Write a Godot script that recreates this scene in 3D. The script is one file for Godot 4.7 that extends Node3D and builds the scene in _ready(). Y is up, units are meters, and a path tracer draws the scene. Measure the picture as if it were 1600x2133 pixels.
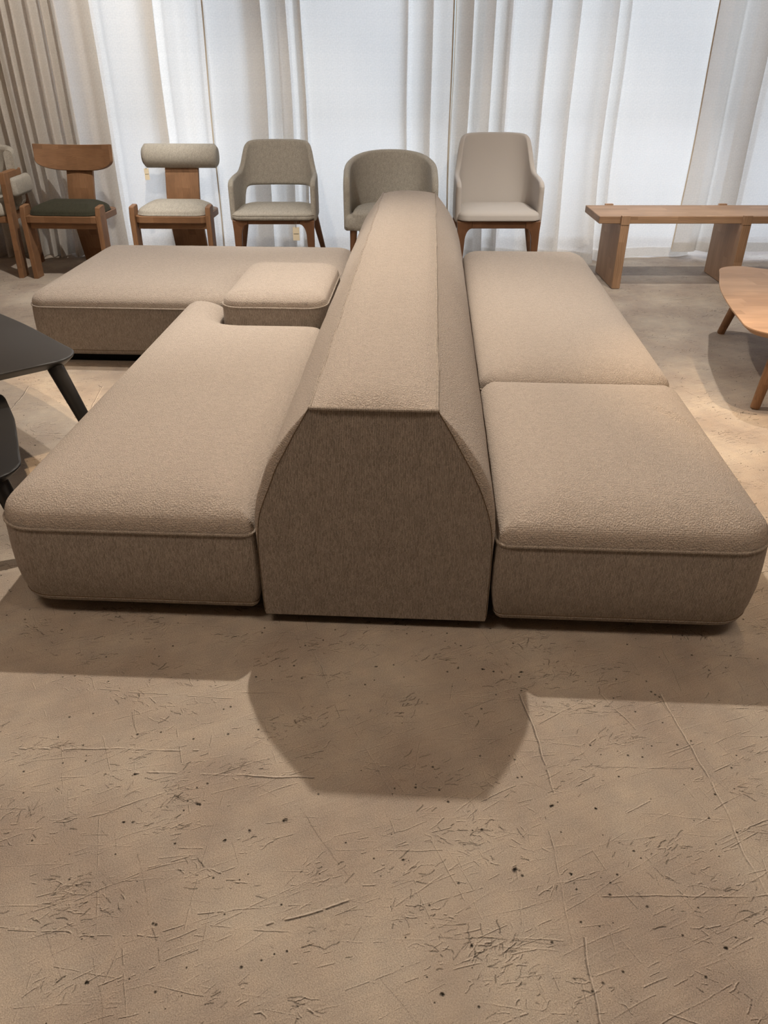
extends Node3D
# A furniture showroom: modular sofa island on a trowelled concrete floor, a row of chairs, a bench and
# coffee tables in front of a curtained window wall. Units are metres; the camera stands at x = 0, z = 0.

const EYE := 1.40          # camera height
const PITCH := 31.28       # degrees downwards
const TURN := -0.05585      # the sofa stands turned by 3.2 degrees
const SOFA := Vector3(0, 0, -1.68)
const CURTAIN_Z := -6.15
const ROOM_H := 3.25
const PANEL := 1.65  # energy of the added ceiling fill panels

var m := {}                # materials by name
var used_names := {}

# ------------------------------------------------------------------ geometry
class Geo:
	var t := PackedVector3Array()      # triangle soup, counter-clockwise from outside

	func tri(a: Vector3, b: Vector3, c: Vector3) -> void:
		t.append(a); t.append(b); t.append(c)

	func quad(a: Vector3, b: Vector3, c: Vector3, d: Vector3) -> void:
		tri(a, b, c); tri(a, c, d)

	func tri_out(a: Vector3, b: Vector3, c: Vector3, ref: Vector3) -> void:
		if (b - a).cross(c - a).dot((a + b + c) / 3.0 - ref) < 0.0:
			tri(a, c, b)
		else:
			tri(a, b, c)

	func flip(from: int) -> void:
		for i in range(from, t.size(), 3):
			var k := t[i + 1]
			t[i + 1] = t[i + 2]
			t[i + 2] = k

	func orient(from: int, ref: Vector3) -> void:      # signed volume about ref
		var v := 0.0
		for i in range(from, t.size(), 3):
			v += (t[i] - ref).dot((t[i + 1] - ref).cross(t[i + 2] - ref))
		if v < 0.0:
			flip(from)

	func middle(from: int) -> Vector3:
		var c := Vector3.ZERO
		for i in range(from, t.size()):
			c += t[i]
		return c / maxf(1.0, t.size() - from)

	func move(from: int, xf: Transform3D) -> void:
		for i in range(from, t.size()):
			t[i] = xf * t[i]

	func rows(g: Array, wrap := false) -> void:        # g: rows of equal length
		for i in g.size() - 1:
			var a: PackedVector3Array = g[i]
			var b: PackedVector3Array = g[i + 1]
			var n := a.size()
			for j in (n if wrap else n - 1):
				var k := (j + 1) % n
				quad(a[j], a[k], b[k], b[j])

	func box(c: Vector3, s: Vector3, bev := 0.003, xf := Transform3D()) -> void:
		var from := t.size()
		var h := s / 2.0
		var b := minf(bev, minf(h.x, minf(h.y, h.z)) * 0.9)
		var p := {}
		for sx in [-1, 1]:
			for sy in [-1, 1]:
				for sz in [-1, 1]:
					p[[sx, sy, sz]] = [Vector3(sx * h.x, sy * (h.y - b), sz * (h.z - b)), Vector3(sx * (h.x - b), sy * h.y, sz * (h.z - b)), Vector3(sx * (h.x - b), sy * (h.y - b), sz * h.z)]
		for k in [-1, 1]:
			_q([p[[k, -1, -1]][0], p[[k, 1, -1]][0], p[[k, 1, 1]][0], p[[k, -1, 1]][0]])
			_q([p[[-1, k, -1]][1], p[[1, k, -1]][1], p[[1, k, 1]][1], p[[-1, k, 1]][1]])
			_q([p[[-1, -1, k]][2], p[[1, -1, k]][2], p[[1, 1, k]][2], p[[-1, 1, k]][2]])
			for l in [-1, 1]:
				_q([p[[k, l, -1]][0], p[[k, l, 1]][0], p[[k, l, 1]][1], p[[k, l, -1]][1]])
				_q([p[[k, -1, l]][0], p[[k, 1, l]][0], p[[k, 1, l]][2], p[[k, -1, l]][2]])
				_q([p[[-1, k, l]][1], p[[1, k, l]][1], p[[1, k, l]][2], p[[-1, k, l]][2]])
		for key in p:
			tri_out(p[key][0], p[key][1], p[key][2], Vector3.ZERO)
		for i in range(from, t.size()):
			t[i] = xf * (t[i] + c)

	func _q(q: Array) -> void:
		tri_out(q[0], q[1], q[2], Vector3.ZERO)
		tri_out(q[0], q[2], q[3], Vector3.ZERO)

	# a flat outline in x-y, extruded along z from z0 to z1, edges chamfered
	func prism(poly: PackedVector2Array, z0: float, z1: float, bev := 0.003, xf := Transform3D()) -> void:
		var from := t.size()
		var area := 0.0
		for i in poly.size():
			area += poly[i].cross(poly[(i + 1) % poly.size()])
		if area < 0.0:
			poly = poly.duplicate()
			poly.reverse()
		var n := poly.size()
		var inner := PackedVector2Array()
		for i in n:
			var a := (poly[i] - poly[(i + n - 1) % n]).normalized()
			var b := (poly[(i + 1) % n] - poly[i]).normalized()
			var na := Vector2(-a.y, a.x)
			var nb := Vector2(-b.y, b.x)
			var mm := na + nb
			inner.append(poly[i] + mm / maxf(0.35, mm.dot(na)) * bev)
		var loops := []
		for l in [[inner, z0], [poly, z0 + bev], [poly, z1 - bev], [inner, z1]]:
			var r := PackedVector3Array()
			for q in l[0]:
				r.append(Vector3(q.x, q.y, l[1]))
			loops.append(r)
		rows(loops, true)
		var f := Geometry2D.triangulate_polygon(inner)
		for i in range(0, f.size(), 3):
			tri(loops[0][f[i]], loops[0][f[i + 2]], loops[0][f[i + 1]])
			tri(loops[3][f[i]], loops[3][f[i + 1]], loops[3][f[i + 2]])
		# make the caps agree with the sides
		var s0: float = (loops[3][f[1]] - loops[3][f[0]]).cross(loops[3][f[2]] - loops[3][f[0]]).z
		if s0 < 0.0:
			for i in range(from + n * 3 * 6, t.size(), 3):
				var k := t[i + 1]
				t[i + 1] = t[i + 2]
				t[i + 2] = k
		orient(from, middle(from))
		move(from, xf)

	# a tube along a path; radius may be one number or one per point
	func tube(path: PackedVector3Array, radius, sides := 8, closed := false, squash := 1.0) -> void:
		var from := t.size()
		var n := path.size()
		var rings := []
		var up := Vector3.UP
		for i in n:
			var a: Vector3 = path[(i + n - 1) % n] if closed else path[maxi(i - 1, 0)]
			var b: Vector3 = path[(i + 1) % n] if closed else path[mini(i + 1, n - 1)]
			var d := (b - a).normalized()
			if i == 0 and absf(d.dot(up)) > 0.9:
				up = Vector3.RIGHT
			var x := (up - d * d.dot(up)).normalized()
			if not closed:
				up = x
			var y := d.cross(x)
			var r: float = radius[i] if radius is Array or radius is PackedFloat32Array else radius
			var ring := PackedVector3Array()
			for k in sides:
				var w := TAU * k / sides
				ring.append(path[i] + x * cos(w) * r * squash + y * sin(w) * r)
			rings.append(ring)
		if closed:
			rings.append(rings[0])
		rows(rings, true)
		if not closed:
			for k in range(1, sides - 1):
				tri(rings[0][0], rings[0][k + 1], rings[0][k])
				tri(rings[n - 1][0], rings[n - 1][k], rings[n - 1][k + 1])
			orient(from, middle(from))
		else:
			orient(from, middle(from))

	# a curved board: grid of mid-surface points given a thickness and a rounded rim
	func slab(g: Array, thick: float, seg := 3, bulge := 1.0) -> void:
		var from := t.size()
		var ni := g.size()
		var nj: int = g[0].size()
		var nrm := []
		for i in ni:
			var r := PackedVector3Array()
			for j in nj:
				var du: Vector3 = g[mini(i + 1, ni - 1)][j] - g[maxi(i - 1, 0)][j]
				var dv: Vector3 = g[i][mini(j + 1, nj - 1)] - g[i][maxi(j - 1, 0)]
				r.append(du.cross(dv).normalized())
			nrm.append(r)
		var h := thick / 2.0
		var front := []
		var back := []
		for i in ni:
			var a := PackedVector3Array()
			var b := PackedVector3Array()
			for j in nj:
				a.append(g[i][j] + nrm[i][j] * h)
				b.append(g[i][j] - nrm[i][j] * h)
			front.append(a)
			back.append(b)
		rows(front)
		var mid := t.size()
		rows(back)
		flip(mid)
		var loop := []
		for j in nj: loop.append(Vector2i(0, j))
		for i in range(1, ni): loop.append(Vector2i(i, nj - 1))
		for j in range(nj - 2, -1, -1): loop.append(Vector2i(ni - 1, j))
		for i in range(ni - 2, 0, -1): loop.append(Vector2i(i, 0))
		var strips := []
		for k in seg + 1:
			strips.append(PackedVector3Array())
		for q in loop:
			var p: Vector3 = g[q.x][q.y]
			var o := Vector3.ZERO
			if q.x == 0: o += (p - g[1][q.y]).normalized()
			if q.x == ni - 1: o += (p - g[ni - 2][q.y]).normalized()
			if q.y == 0: o += (p - g[q.x][1]).normalized()
			if q.y == nj - 1: o += (p - g[q.x][nj - 2]).normalized()
			o = o.normalized()
			for k in seg + 1:
				var w := PI * k / seg
				strips[k].append(p + nrm[q.x][q.y] * cos(w) * h + o * sin(w) * h * bulge)
		var rim := t.size()
		rows(strips, true)
		# the rim's winding against the front's: compare with the outward direction of its first quad
		var e := (t[rim + 1] - t[rim]).cross(t[rim + 2] - t[rim])
		var p0: Vector3 = (t[rim] + t[rim + 1] + t[rim + 2]) / 3.0
		var c0: Vector3 = g[1][1]
		if e.dot(p0 - c0) < 0.0:
			flip(rim)
		orient(from, middle(from))
		# keep front, back and rim consistent: the front must face along its normal after orientation
		var fa := (t[from + 1] - t[from]).cross(t[from + 2] - t[from])
		if fa.dot(nrm[0][0]) < 0.0 and (t[from] - g[0][0]).dot(nrm[0][0]) > 0.0:
			flip(from)
			flip(rim)

	func mesh(crease := 40.0) -> ArrayMesh:
		var n := t.size()
		var fn := PackedVector3Array()
		var fu := PackedVector3Array()
		fn.resize(n / 3)
		fu.resize(n / 3)
		var head := {}
		var nxt := PackedInt32Array()
		nxt.resize(n)
		var keys := []
		keys.resize(n)
		for i in range(0, n, 3):
			var f := (t[i + 1] - t[i]).cross(t[i + 2] - t[i])
			fn[i / 3] = f
			fu[i / 3] = f.normalized()
			for c in 3:
				var key := Vector3i((t[i + c] * 20000.0).round())
				keys[i + c] = key
				nxt[i + c] = head.get(key, -1)
				head[key] = i + c
		var limit := cos(deg_to_rad(crease))
		var v := PackedVector3Array()
		var nn := PackedVector3Array()
		v.resize(n)
		nn.resize(n)
		for i in range(0, n, 3):
			var own := fu[i / 3]
			for c in 3:
				var s := Vector3.ZERO
				var k: int = head[keys[i + c]]
				while k >= 0:
					if fu[k / 3].dot(own) > limit:
						s += fn[k / 3]
					k = nxt[k]
				var to: int = i + [0, 2, 1][c]
				v[to] = t[i + c]
				nn[to] = s.normalized() if s.length_squared() > 1e-20 else own
		var a := []
		a.resize(Mesh.ARRAY_MAX)
		a[Mesh.ARRAY_VERTEX] = v
		a[Mesh.ARRAY_NORMAL] = nn
		var r := ArrayMesh.new()
		r.add_surface_from_arrays(Mesh.PRIMITIVE_TRIANGLES, a)
		return r


func put(called: String, g: Geo, mat: Material, parent: Node = self, crease := 40.0) -> MeshInstance3D:
	var o := MeshInstance3D.new()
	o.name = called
	o.mesh = g.mesh(crease)
	o.material_override = mat
	o.set_surface_override_material(0, mat)
	o.material_override = null
	parent.add_child(o, true)
	return o


func numbered(called: String) -> String:
	var n: int = used_names.get(called, 0)
	used_names[called] = n + 1
	return called if n == 0 else "%s_%03d" % [called, n]


func thing(called: String, label: String, category: String, at: Vector3, turn := 0.0, group := "") -> Node3D:
	var o := Node3D.new()
	o.name = numbered(called)
	add_child(o)
	o.position = at
	o.rotation.y = turn
	o.set_meta("label", label)
	o.set_meta("category", category)
	if group:
		o.set_meta("group", group)
	return o


func structure(o: Node) -> void:
	o.set_meta("kind", "structure")


func curve(keys: PackedVector2Array, steps: int) -> PackedVector2Array:   # Catmull-Rom through the keys
	var r := PackedVector2Array()
	var n := keys.size()
	for i in n - 1:
		var a := keys[maxi(i - 1, 0)]
		var d := keys[mini(i + 2, n - 1)]
		for k in steps:
			r.append(keys[i].cubic_interpolate(keys[i + 1], a, d, float(k) / steps))
	r.append(keys[n - 1])
	return r


# ------------------------------------------------------------------ rounded outlines and cushions
# corners: counter-clockwise Vector3(x, y, radius) in a flat plan. Gives points that can be pushed in or out.
func outline(corners: Array, step := 0.06, arc := 7, depth := 0.1) -> Array:
	var r := []
	var n := corners.size()
	for i in n:
		var v := Vector2(corners[i].x, corners[i].y)
		var rad: float = corners[i].z
		var p := Vector2(corners[(i + n - 1) % n].x, corners[(i + n - 1) % n].y)
		var q := Vector2(corners[(i + 1) % n].x, corners[(i + 1) % n].y)
		var d1 := (p - v).normalized()
		var d2 := (q - v).normalized()
		var half := acos(clampf(d1.dot(d2), -1, 1)) / 2.0
		var bis := (d1 + d2).normalized()
		var c := v + bis * rad / sin(half)
		var convex := (v - p).cross(q - v) > 0.0
		var a := v + d1 * rad / tan(half)
		var b := v + d2 * rad / tan(half)
		var wa := (a - c).angle()
		var wb := wa + wrapf((b - c).angle() - wa, -PI, PI)
		for k in arc + 1:
			var nn := Vector2.from_angle(lerpf(wa, wb, float(k) / arc))
			r.append({"c": c, "n": nn if convex else -nn, "r": rad, "convex": convex, "bis": bis, "s": sin(half), "p": c + nn * rad, "edge": false})
		# the straight run to the next corner
		var nv: Vector3 = corners[(i + 1) % n]
		var w := Vector2(nv.x, nv.y)
		var x := Vector2(corners[(i + 2) % n].x, corners[(i + 2) % n].y)
		var h2 := acos(clampf((v - w).normalized().dot((x - w).normalized()), -1, 1)) / 2.0
		var e := w + (v - w).normalized() * nv.z / tan(h2)
		var len := b.distance_to(e)
		var c1 := maxf(0.02, depth + 0.012 - rad)          # keep clear of the corners, which close up when pushed inwards
		var c2 := maxf(0.02, depth + 0.012 - nv.z)
		var count := int((len - c1 - c2) / step)
		for k in maxi(count, 0):
			var dir := (e - b).normalized()
			var at := b + dir * (c1 + (len - c1 - c2) * (k + 0.5) / count)
			r.append({"p": at, "n": Vector2(dir.y, -dir.x), "edge": true})
	return r


func pushed(o: Array, d: float) -> PackedVector2Array:
	var r := PackedVector2Array()
	for q in o:
		if q.edge:
			r.append(q.p + q.n * d)
		elif q.convex:
			r.append(q.c + q.n * (q.r + d) if q.r + d >= 0.0 else q.c + q.bis * -(q.r + d) / q.s)
		else:
			r.append(q.c - q.n * maxf(q.r - d, 0.001))
	return r


func ring3(poly: PackedVector2Array, y: float) -> PackedVector3Array:      # plan (x, t): t runs away from the viewer
	var r := PackedVector3Array()
	for q in poly:
		r.append(Vector3(q.x, y, -q.y))
	return r


func edge_distance(p: Vector2, poly: PackedVector2Array) -> float:
	var best := 1e9
	for i in poly.size():
		best = minf(best, p.distance_squared_to(Geometry2D.get_closest_point_to_segment(p, poly[i], poly[(i + 1) % poly.size()])))
	return sqrt(best)


# the upper panel: rolls over from the seam and crowns towards the middle
func top_panel(o: Array, height: Callable, depth: float, cell: float) -> Geo:
	var g := Geo.new()
	var rings := []
	var last := PackedVector2Array()
	for f in [0.0, 0.02, 0.06, 0.13, 0.22, 0.34, 0.5, 0.66, 0.83, 1.0]:
		last = pushed(o, -depth * f)
		var r := PackedVector3Array()
		for q in last:
			r.append(Vector3(q.x, height.call(depth * f, q), -q.y))
		rings.append(r)
	g.rows(rings, true)
	# the field inside
	var clean := PackedVector2Array()
	for q in last:
		if clean.is_empty() or q.distance_to(clean[clean.size() - 1]) > 0.002:
			clean.append(q)
	if clean[0].distance_to(clean[clean.size() - 1]) < 0.002:
		clean.remove_at(clean.size() - 1)
	var box := Rect2(clean[0], Vector2.ZERO)
	for q in clean:
		box = box.expand(q)
	var pts := clean.duplicate()
	var dist := PackedFloat32Array()
	dist.resize(pts.size())
	var nx := int(box.size.x / cell) + 1
	var ny := int(box.size.y / cell) + 1
	for i in nx:
		for j in ny:
			var q := box.position + Vector2((i + 0.5 + 0.23 * (j % 2) + 0.1 * sin(i * 7.3 + j * 3.1)) * box.size.x / nx, (j + 0.5 + 0.1 * sin(i * 5.9 - j * 8.7)) * box.size.y / ny)
			if Geometry2D.is_point_in_polygon(q, clean):
				var d := edge_distance(q, clean)
				if d > cell * 0.45:
					pts.append(q)
					dist.append(d)
	var large := PackedVector2Array()          # the triangulation works to a fixed absolute tolerance
	for q in pts:
		large.append(q * 200.0)
	var f := Geometry2D.triangulate_delaunay(large)
	for i in range(0, f.size(), 3):
		var c := (pts[f[i]] + pts[f[i + 1]] + pts[f[i + 2]]) / 3.0
		if not Geometry2D.is_point_in_polygon(c, clean):
			continue
		var v := []
		for k in 3:
			var q := pts[f[i + k]]
			v.append(Vector3(q.x, height.call(depth + dist[f[i + k]], q), -q.y))
		if (v[1] - v[0]).cross(v[2] - v[0]).y < 0.0:
			g.tri(v[0], v[2], v[1])
		else:
			g.tri(v[0], v[1], v[2])
	# the rings must face upwards as well
	var a := (g.t[1] - g.t[0]).cross(g.t[2] - g.t[0])
	var n2: Vector2 = o[0].n
	if a.dot(Vector3(n2.x, 0.6, -n2.y)) < 0.0:
		var cut: int = rings[0].size() * 6 * (rings.size() - 1)
		for i in range(0, cut, 3):
			var k := g.t[i + 1]
			g.t[i + 1] = g.t[i + 2]
			g.t[i + 2] = k
	return g


func skirt(o: Array, steps: Array, floor_it := false) -> Geo:     # steps: Vector2(offset, height), from the top down
	var g := Geo.new()
	var rings := []
	for s in steps:
		rings.append(ring3(pushed(o, s.x), s.y))
	g.rows(rings, true)
	var n2: Vector2 = o[0].n
	if (g.t[1] - g.t[0]).cross(g.t[2] - g.t[0]).dot(Vector3(n2.x, 0, -n2.y)) < 0.0:
		g.flip(0)
	if floor_it:
		var p := pushed(o, steps[steps.size() - 1].x)
		var f := Geometry2D.triangulate_polygon(p)
		var y: float = steps[steps.size() - 1].y
		for i in range(0, f.size(), 3):
			var a := Vector3(p[f[i]].x, y, -p[f[i]].y)
			var b := Vector3(p[f[i + 1]].x, y, -p[f[i + 1]].y)
			var c := Vector3(p[f[i + 2]].x, y, -p[f[i + 2]].y)
			if (b - a).cross(c - a).y > 0.0:
				g.tri(a, c, b)
			else:
				g.tri(a, b, c)
	return g


# ------------------------------------------------------------------ textures
func blank(n: int) -> PackedByteArray:
	var b := PackedByteArray()
	b.resize(n * n * 4)
	return b


func tex(n: int, b: PackedByteArray) -> ImageTexture:
	return ImageTexture.create_from_image(Image.create_from_data(n, n, false, Image.FORMAT_RGBA8, b))


func noise(n: int, freq: float, octaves: int, sd: int, kind := FastNoiseLite.TYPE_SIMPLEX_SMOOTH) -> PackedByteArray:
	var f := FastNoiseLite.new()
	f.noise_type = kind
	f.frequency = freq
	f.fractal_octaves = octaves
	f.seed = sd
	var im := f.get_seamless_image(n, n, false, false, 0.12)
	im.convert(Image.FORMAT_L8)
	return im.get_data()


func mat(color: Color, rough := 0.8, spec := 0.3) -> StandardMaterial3D:
	var s := StandardMaterial3D.new()
	s.albedo_color = color
	s.roughness = rough
	s.metallic_specular = spec
	return s


func planes(s: StandardMaterial3D, tile: float, world := false, sharp := 4.0) -> void:
	s.uv1_triplanar = true
	s.uv1_world_triplanar = world
	s.uv1_triplanar_sharpness = sharp
	s.uv1_scale = Vector3.ONE / tile


func make_fabrics() -> void:
	var n := 512
	var rng := RandomNumberGenerator.new()
	rng.seed = 11
	# ribbed weave, ribs along v; and the same with ribs along u, loosened into boucle loops
	var blob := noise(n, 0.085, 2, 3)
	var fine := noise(n, 0.16, 2, 4)
	var cloud := noise(n, 0.008, 2, 5)
	var ca := blank(n); var ha := blank(n); var cb := blank(n); var hb := blank(n)
	var pitch := 8
	var fleck := PackedByteArray()
	fleck.resize(n * n)
	for col in n / 4:                     # threads of 2 mm, short flecks along each
		var y := 0
		while y < n:
			var len := rng.randi_range(6, 22)
			var tone := rng.randf()
			var val := 128
			if tone < 0.22: val = 92
			elif tone > 0.78: val = 158
			for k in mini(len, n - y):
				for w in 4:
					fleck[(y + k) * n + col * 4 + w] = val
			y += len
	for y in n:
		for x in n:
			var i := y * n + x
			var rib := 0.5 + 0.5 * cos(TAU * x / pitch)
			var hole := 1.0 if (y + (x / pitch) * 3) % 7 < 2 else 0.0
			var h := 0.55 * rib + 0.25 * fine[i] / 255.0 + 0.2 * blob[i] / 255.0 - 0.25 * hole * (1.0 - rib)
			var f := fleck[i] / 128.0
			var c := (0.83 + 0.30 * (f - 1.0) + 0.22 * (fine[i] / 255.0 - 0.5) + 0.04 * (cloud[i] / 255.0 - 0.5)) * (1.0 - 0.42 * (1.0 - rib) * (0.3 + 0.7 * hole))  # gaps between ribs darkened in colour, shade painted into the weave
			_rgba(ca, i, c, c * 0.985, c * 0.96)
			_rgba(ha, i, h, h, h)
			# boucle: transposed ribs, weaker, with loops
			var j := x * n + y
			var loop := smoothstep(0.35, 0.75, blob[j] / 255.0)
			var hh := 0.18 * rib + 0.62 * loop + 0.30 * fine[j] / 255.0
			var d := 0.86 + 0.16 * (f - 1.0) + 0.26 * (fine[j] / 255.0 - 0.5) + 0.05 * (loop - 0.5) + 0.07 * (rib - 0.5)
			_rgba(cb, j, d, d * 0.985, d * 0.96)
			_rgba(hb, j, hh, hh, hh)
	var tca := tex(n, ca); var tha := tex(n, ha); var tcb := tex(n, cb); var thb := tex(n, hb)
	for w in [["ribbed", tca, tha, 0.10], ["boucle", tcb, thb, 0.20]]:
		var s := mat(Color(0.81, 0.77, 0.74), 0.95, 0.15)
		s.albedo_texture = w[1]
		s.heightmap_enabled = true
		s.heightmap_texture = w[2]
		s.heightmap_scale = w[3]
		s.rim_enabled = true
		s.rim = 0.25
		s.rim_tint = 0.6
		planes(s, 0.27)
		m[w[0]] = s
	m.piping = m.ribbed.duplicate()
	m.piping.albedo_color = Color(0.82, 0.78, 0.745)
	m.piping.heightmap_enabled = false
	m.seam = mat(Color(0.42, 0.36, 0.30), 1.0, 0.1)
	for w in [["linen_beige", Color(0.90, 0.885, 0.85)], ["leather_beige", Color(0.74, 0.715, 0.69)], ["green_velvet", Color(0.335, 0.335, 0.285)]]:
		var s := mat(w[1], 0.9, 0.2)
		if w[0] != "leather_beige":
			s.albedo_texture = tca
			s.heightmap_enabled = true
			s.heightmap_texture = tha
			s.heightmap_scale = 0.04
		else:
			s.roughness = 0.55
		s.rim_enabled = true
		s.rim = 0.2
		planes(s, 0.16)
		m[w[0]] = s


func _rgba(b: PackedByteArray, i: int, r: float, g: float, bl: float) -> void:
	b[i * 4] = int(clampf(r, 0, 1) * 255)
	b[i * 4 + 1] = int(clampf(g, 0, 1) * 255)
	b[i * 4 + 2] = int(clampf(bl, 0, 1) * 255)
	b[i * 4 + 3] = 255


func make_woods() -> void:
	var n := 512
	var rng := RandomNumberGenerator.new()
	rng.seed = 5
	var wob := noise(n, 0.006, 3, 21)
	var grit := noise(n, 0.05, 3, 22)
	var u := blank(n); var v := blank(n)
	# glued staves: 8 rows, each cut into lengths of its own tone
	var tone := []
	for r in 8:
		var cuts := []
		var x := 0
		while x < n:
			var len := rng.randi_range(110, 260)
			cuts.append([x, mini(x + len, n), rng.randf_range(-0.045, 0.045), rng.randf()])
			x += len
		tone.append(cuts)
	for y in n:
		var row: Array = tone[y / 64]
		for x in n:
			var i := y * n + x
			var a: Array = row[0]
			for q in row:
				if x >= q[0]:
					a = q
			var w := wob[i] / 255.0
			var streak := sin(y * 0.55 + w * 14.0 + a[3] * 90.0) * (0.4 + 0.6 * grit[((y * 2) % n) * n + x / 9] / 255.0)
			var pore := grit[((y * 5) % n) * n + x / 6] / 255.0
			var c: float = 0.86 + a[2] + 0.045 * streak + 0.13 * (pore - 0.5) + 0.08 * (w - 0.5)
			_rgba(u, i, c, c * (0.985 + a[2] * 0.15), c * (0.96 + a[2] * 0.3))
			_rgba(v, x * n + y, c, c * (0.985 + a[2] * 0.15), c * (0.96 + a[2] * 0.3))
	var tu := tex(n, u); var tv := tex(n, v)
	for w in [["teak", Color(0.615, 0.465, 0.345), 0.5], ["walnut", Color(0.53, 0.38, 0.275), 0.45], ["oak", Color(0.755, 0.62, 0.505), 0.55], ["black_wood", Color(0.10, 0.105, 0.12), 0.42]]:
		for d in [["_across", tu], ["_along", tv]]:
			var s := mat(w[1], w[2], 0.4)
			if w[0] == "black_wood":
				s.metallic_specular = 0.65
			s.albedo_texture = d[1]
			planes(s, 0.42)
			if w[0] == "oak" or w[0] == "black_wood":
				s.uv1_scale = Vector3(1 / 1.1, 1 / 0.5, 1 / 0.5) if d[0] == "_across" else Vector3(1 / 0.5, 1 / 1.1, 1 / 0.5)
			m[w[0] + d[0]] = s


func make_floor_material() -> void:
	var n := 2048
	var tile := 2.05
	var big := noise(n, 0.0022, 4, 31)
	var mid := noise(n, 0.012, 4, 32)
	var grit := noise(n, 0.33, 2, 33)
	var flow := noise(n, 0.008, 3, 34)
	var hgt := PackedFloat32Array()
	var dirt := PackedFloat32Array()
	hgt.resize(n * n)
	dirt.resize(n * n)
	var rng := RandomNumberGenerator.new()
	rng.seed = 77
	var scale := n / tile
	var dab := func(px: float, py: float, r: float, dh: float, dd: float) -> void:
		var r2 := int(ceil(r))
		for yy in range(-r2, r2 + 1):
			for xx in range(-r2, r2 + 1):
				var q := 1.0 - sqrt(float(xx * xx + yy * yy)) / (r + 0.5)
				if q > 0.0:
					var k := posmod(int(py) + yy, n) * n + posmod(int(px) + xx, n)
					hgt[k] = clampf(hgt[k] + dh * q, -0.9, 0.6)
					dirt[k] = minf(1.0, dirt[k] + dd * q)
	# a trowel mark or scratch: heading kept, height swelling and breaking off along it, a sunk line beside a ridge
	var stroke := func(x: float, y: float, ang: float, len: float, wobble: float, r: float, dh: float, dd: float, gap: float) -> void:
		var w := ang
		var on := true
		var amp := 1.0
		for k in int(len):
			w += rng.randf_range(-wobble, wobble)
			w = lerpf(w, ang, 0.06)
			x += cos(w); y += sin(w)
			amp = clampf(amp + rng.randf_range(-0.15, 0.15), 0.2, 1.3)
			if rng.randf() < 0.05:
				on = rng.randf() > gap
			if on:
				dab.call(x, y, r, dh * amp * 0.6, dd * amp)
				if dh > 0.0:
					dab.call(x - sin(w) * (r + 1.2), y + cos(w) * (r + 1.2), r * 0.7, -dh * amp * 0.5, dd * amp + 0.02)
	for k in 1500:
		var ang := rng.randfn(-0.40, 0.10) if rng.randf() < 0.68 else rng.randfn(0.02, 0.12)
		if rng.randf() < 0.14:
			ang += PI / 2
		stroke.call(rng.randf() * n, rng.randf() * n, ang, rng.randf_range(50, 420), 0.03, rng.randf_range(0.4, 1.2), rng.randf_range(0.05, 0.34), 0.0, 0.6)
	for k in 240:                        # hairline scratches and cracks
		stroke.call(rng.randf() * n, rng.randf() * n, rng.randf_range(-1.2, 1.2), rng.randf_range(20, 150), 0.06, 0.5, -0.16, 0.10, 0.35)
	for k in 280:                        # crumbled rough spots: clusters of short gouges
		var cx := rng.randf() * n
		var cy := rng.randf() * n
		var turn := rng.randfn(-0.2, 0.4)
		for q in rng.randi_range(6, 22):
			var raised := rng.randf() < 0.4
			stroke.call(cx + rng.randfn(0, 36), cy + rng.randfn(0, 18), turn + rng.randfn(0, 0.25), rng.randf_range(5, 34), 0.25, rng.randf_range(0.5, 1.3), 0.3 if raised else -0.26, 0.0 if raised else 0.10, 0.35)
	for k in 520:                        # pits
		var r := rng.randf_range(0.8, 3.2)
		dab.call(rng.randf() * n, rng.randf() * n, r, -0.7, rng.randf_range(0.25, 0.7))
	# ridges, joints and cracks where the photograph shows them: x, distance from the camera, heading, length in metres
	var c0 := n / 2.0
	for f in [[0.345, 1.42, 1.50, 0.42, 2.6, 0.22, 0.03], [0.345, 1.06, 1.56, 0.46, 1.5, 0.24, 0.03], [0.55, 1.42, 1.15, 0.13, 2.0, 0.26, 0.03], [-0.85, 1.245, 0.0, 0.42, 2.2, 0.26, 0.0], [-0.56, 1.175, 0.04, 0.46, 2.6, 0.28, 0.0], [-0.62, 1.06, -0.42, 0.55, 1.4, 0.25, 0.0], [-0.50, 0.97, 1.15, 0.34, 0.8, -0.28, 0.16], [-0.62, 1.36, 1.2, 0.14, 0.7, -0.22, 0.12], [0.02, 0.86, -0.62, 0.24, 1.4, 0.2, 0.02], [0.42, 0.88, 0.02, 0.40, 1.4, 0.26, 0.03], [0.70, 1.42, 1.50, 0.62, 2.4, 0.18, 0.0], [0.37, 0.80, 1.56, 0.22, 2.0, 0.26, 0.0], [0.10, 0.80, 0.08, 0.24, 1.0, -0.22, 0.12], [-0.22, 0.825, -0.3, 0.16, 2.4, 0.3, 0.06], [0.50, 1.19, 0.02, 0.20, 0.8, -0.2, 0.12], [-0.1, 0.98, -0.02, 0.22, 1.2, 0.2, 0.02], [-0.18, 1.08, 1.0, 0.2, 0.8, -0.16, 0.08]]:
		stroke.call(c0 + f[0] * scale, c0 - f[1] * scale, f[2], f[3] * scale, 0.05, f[4], f[5], f[6], 0.15)
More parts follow.
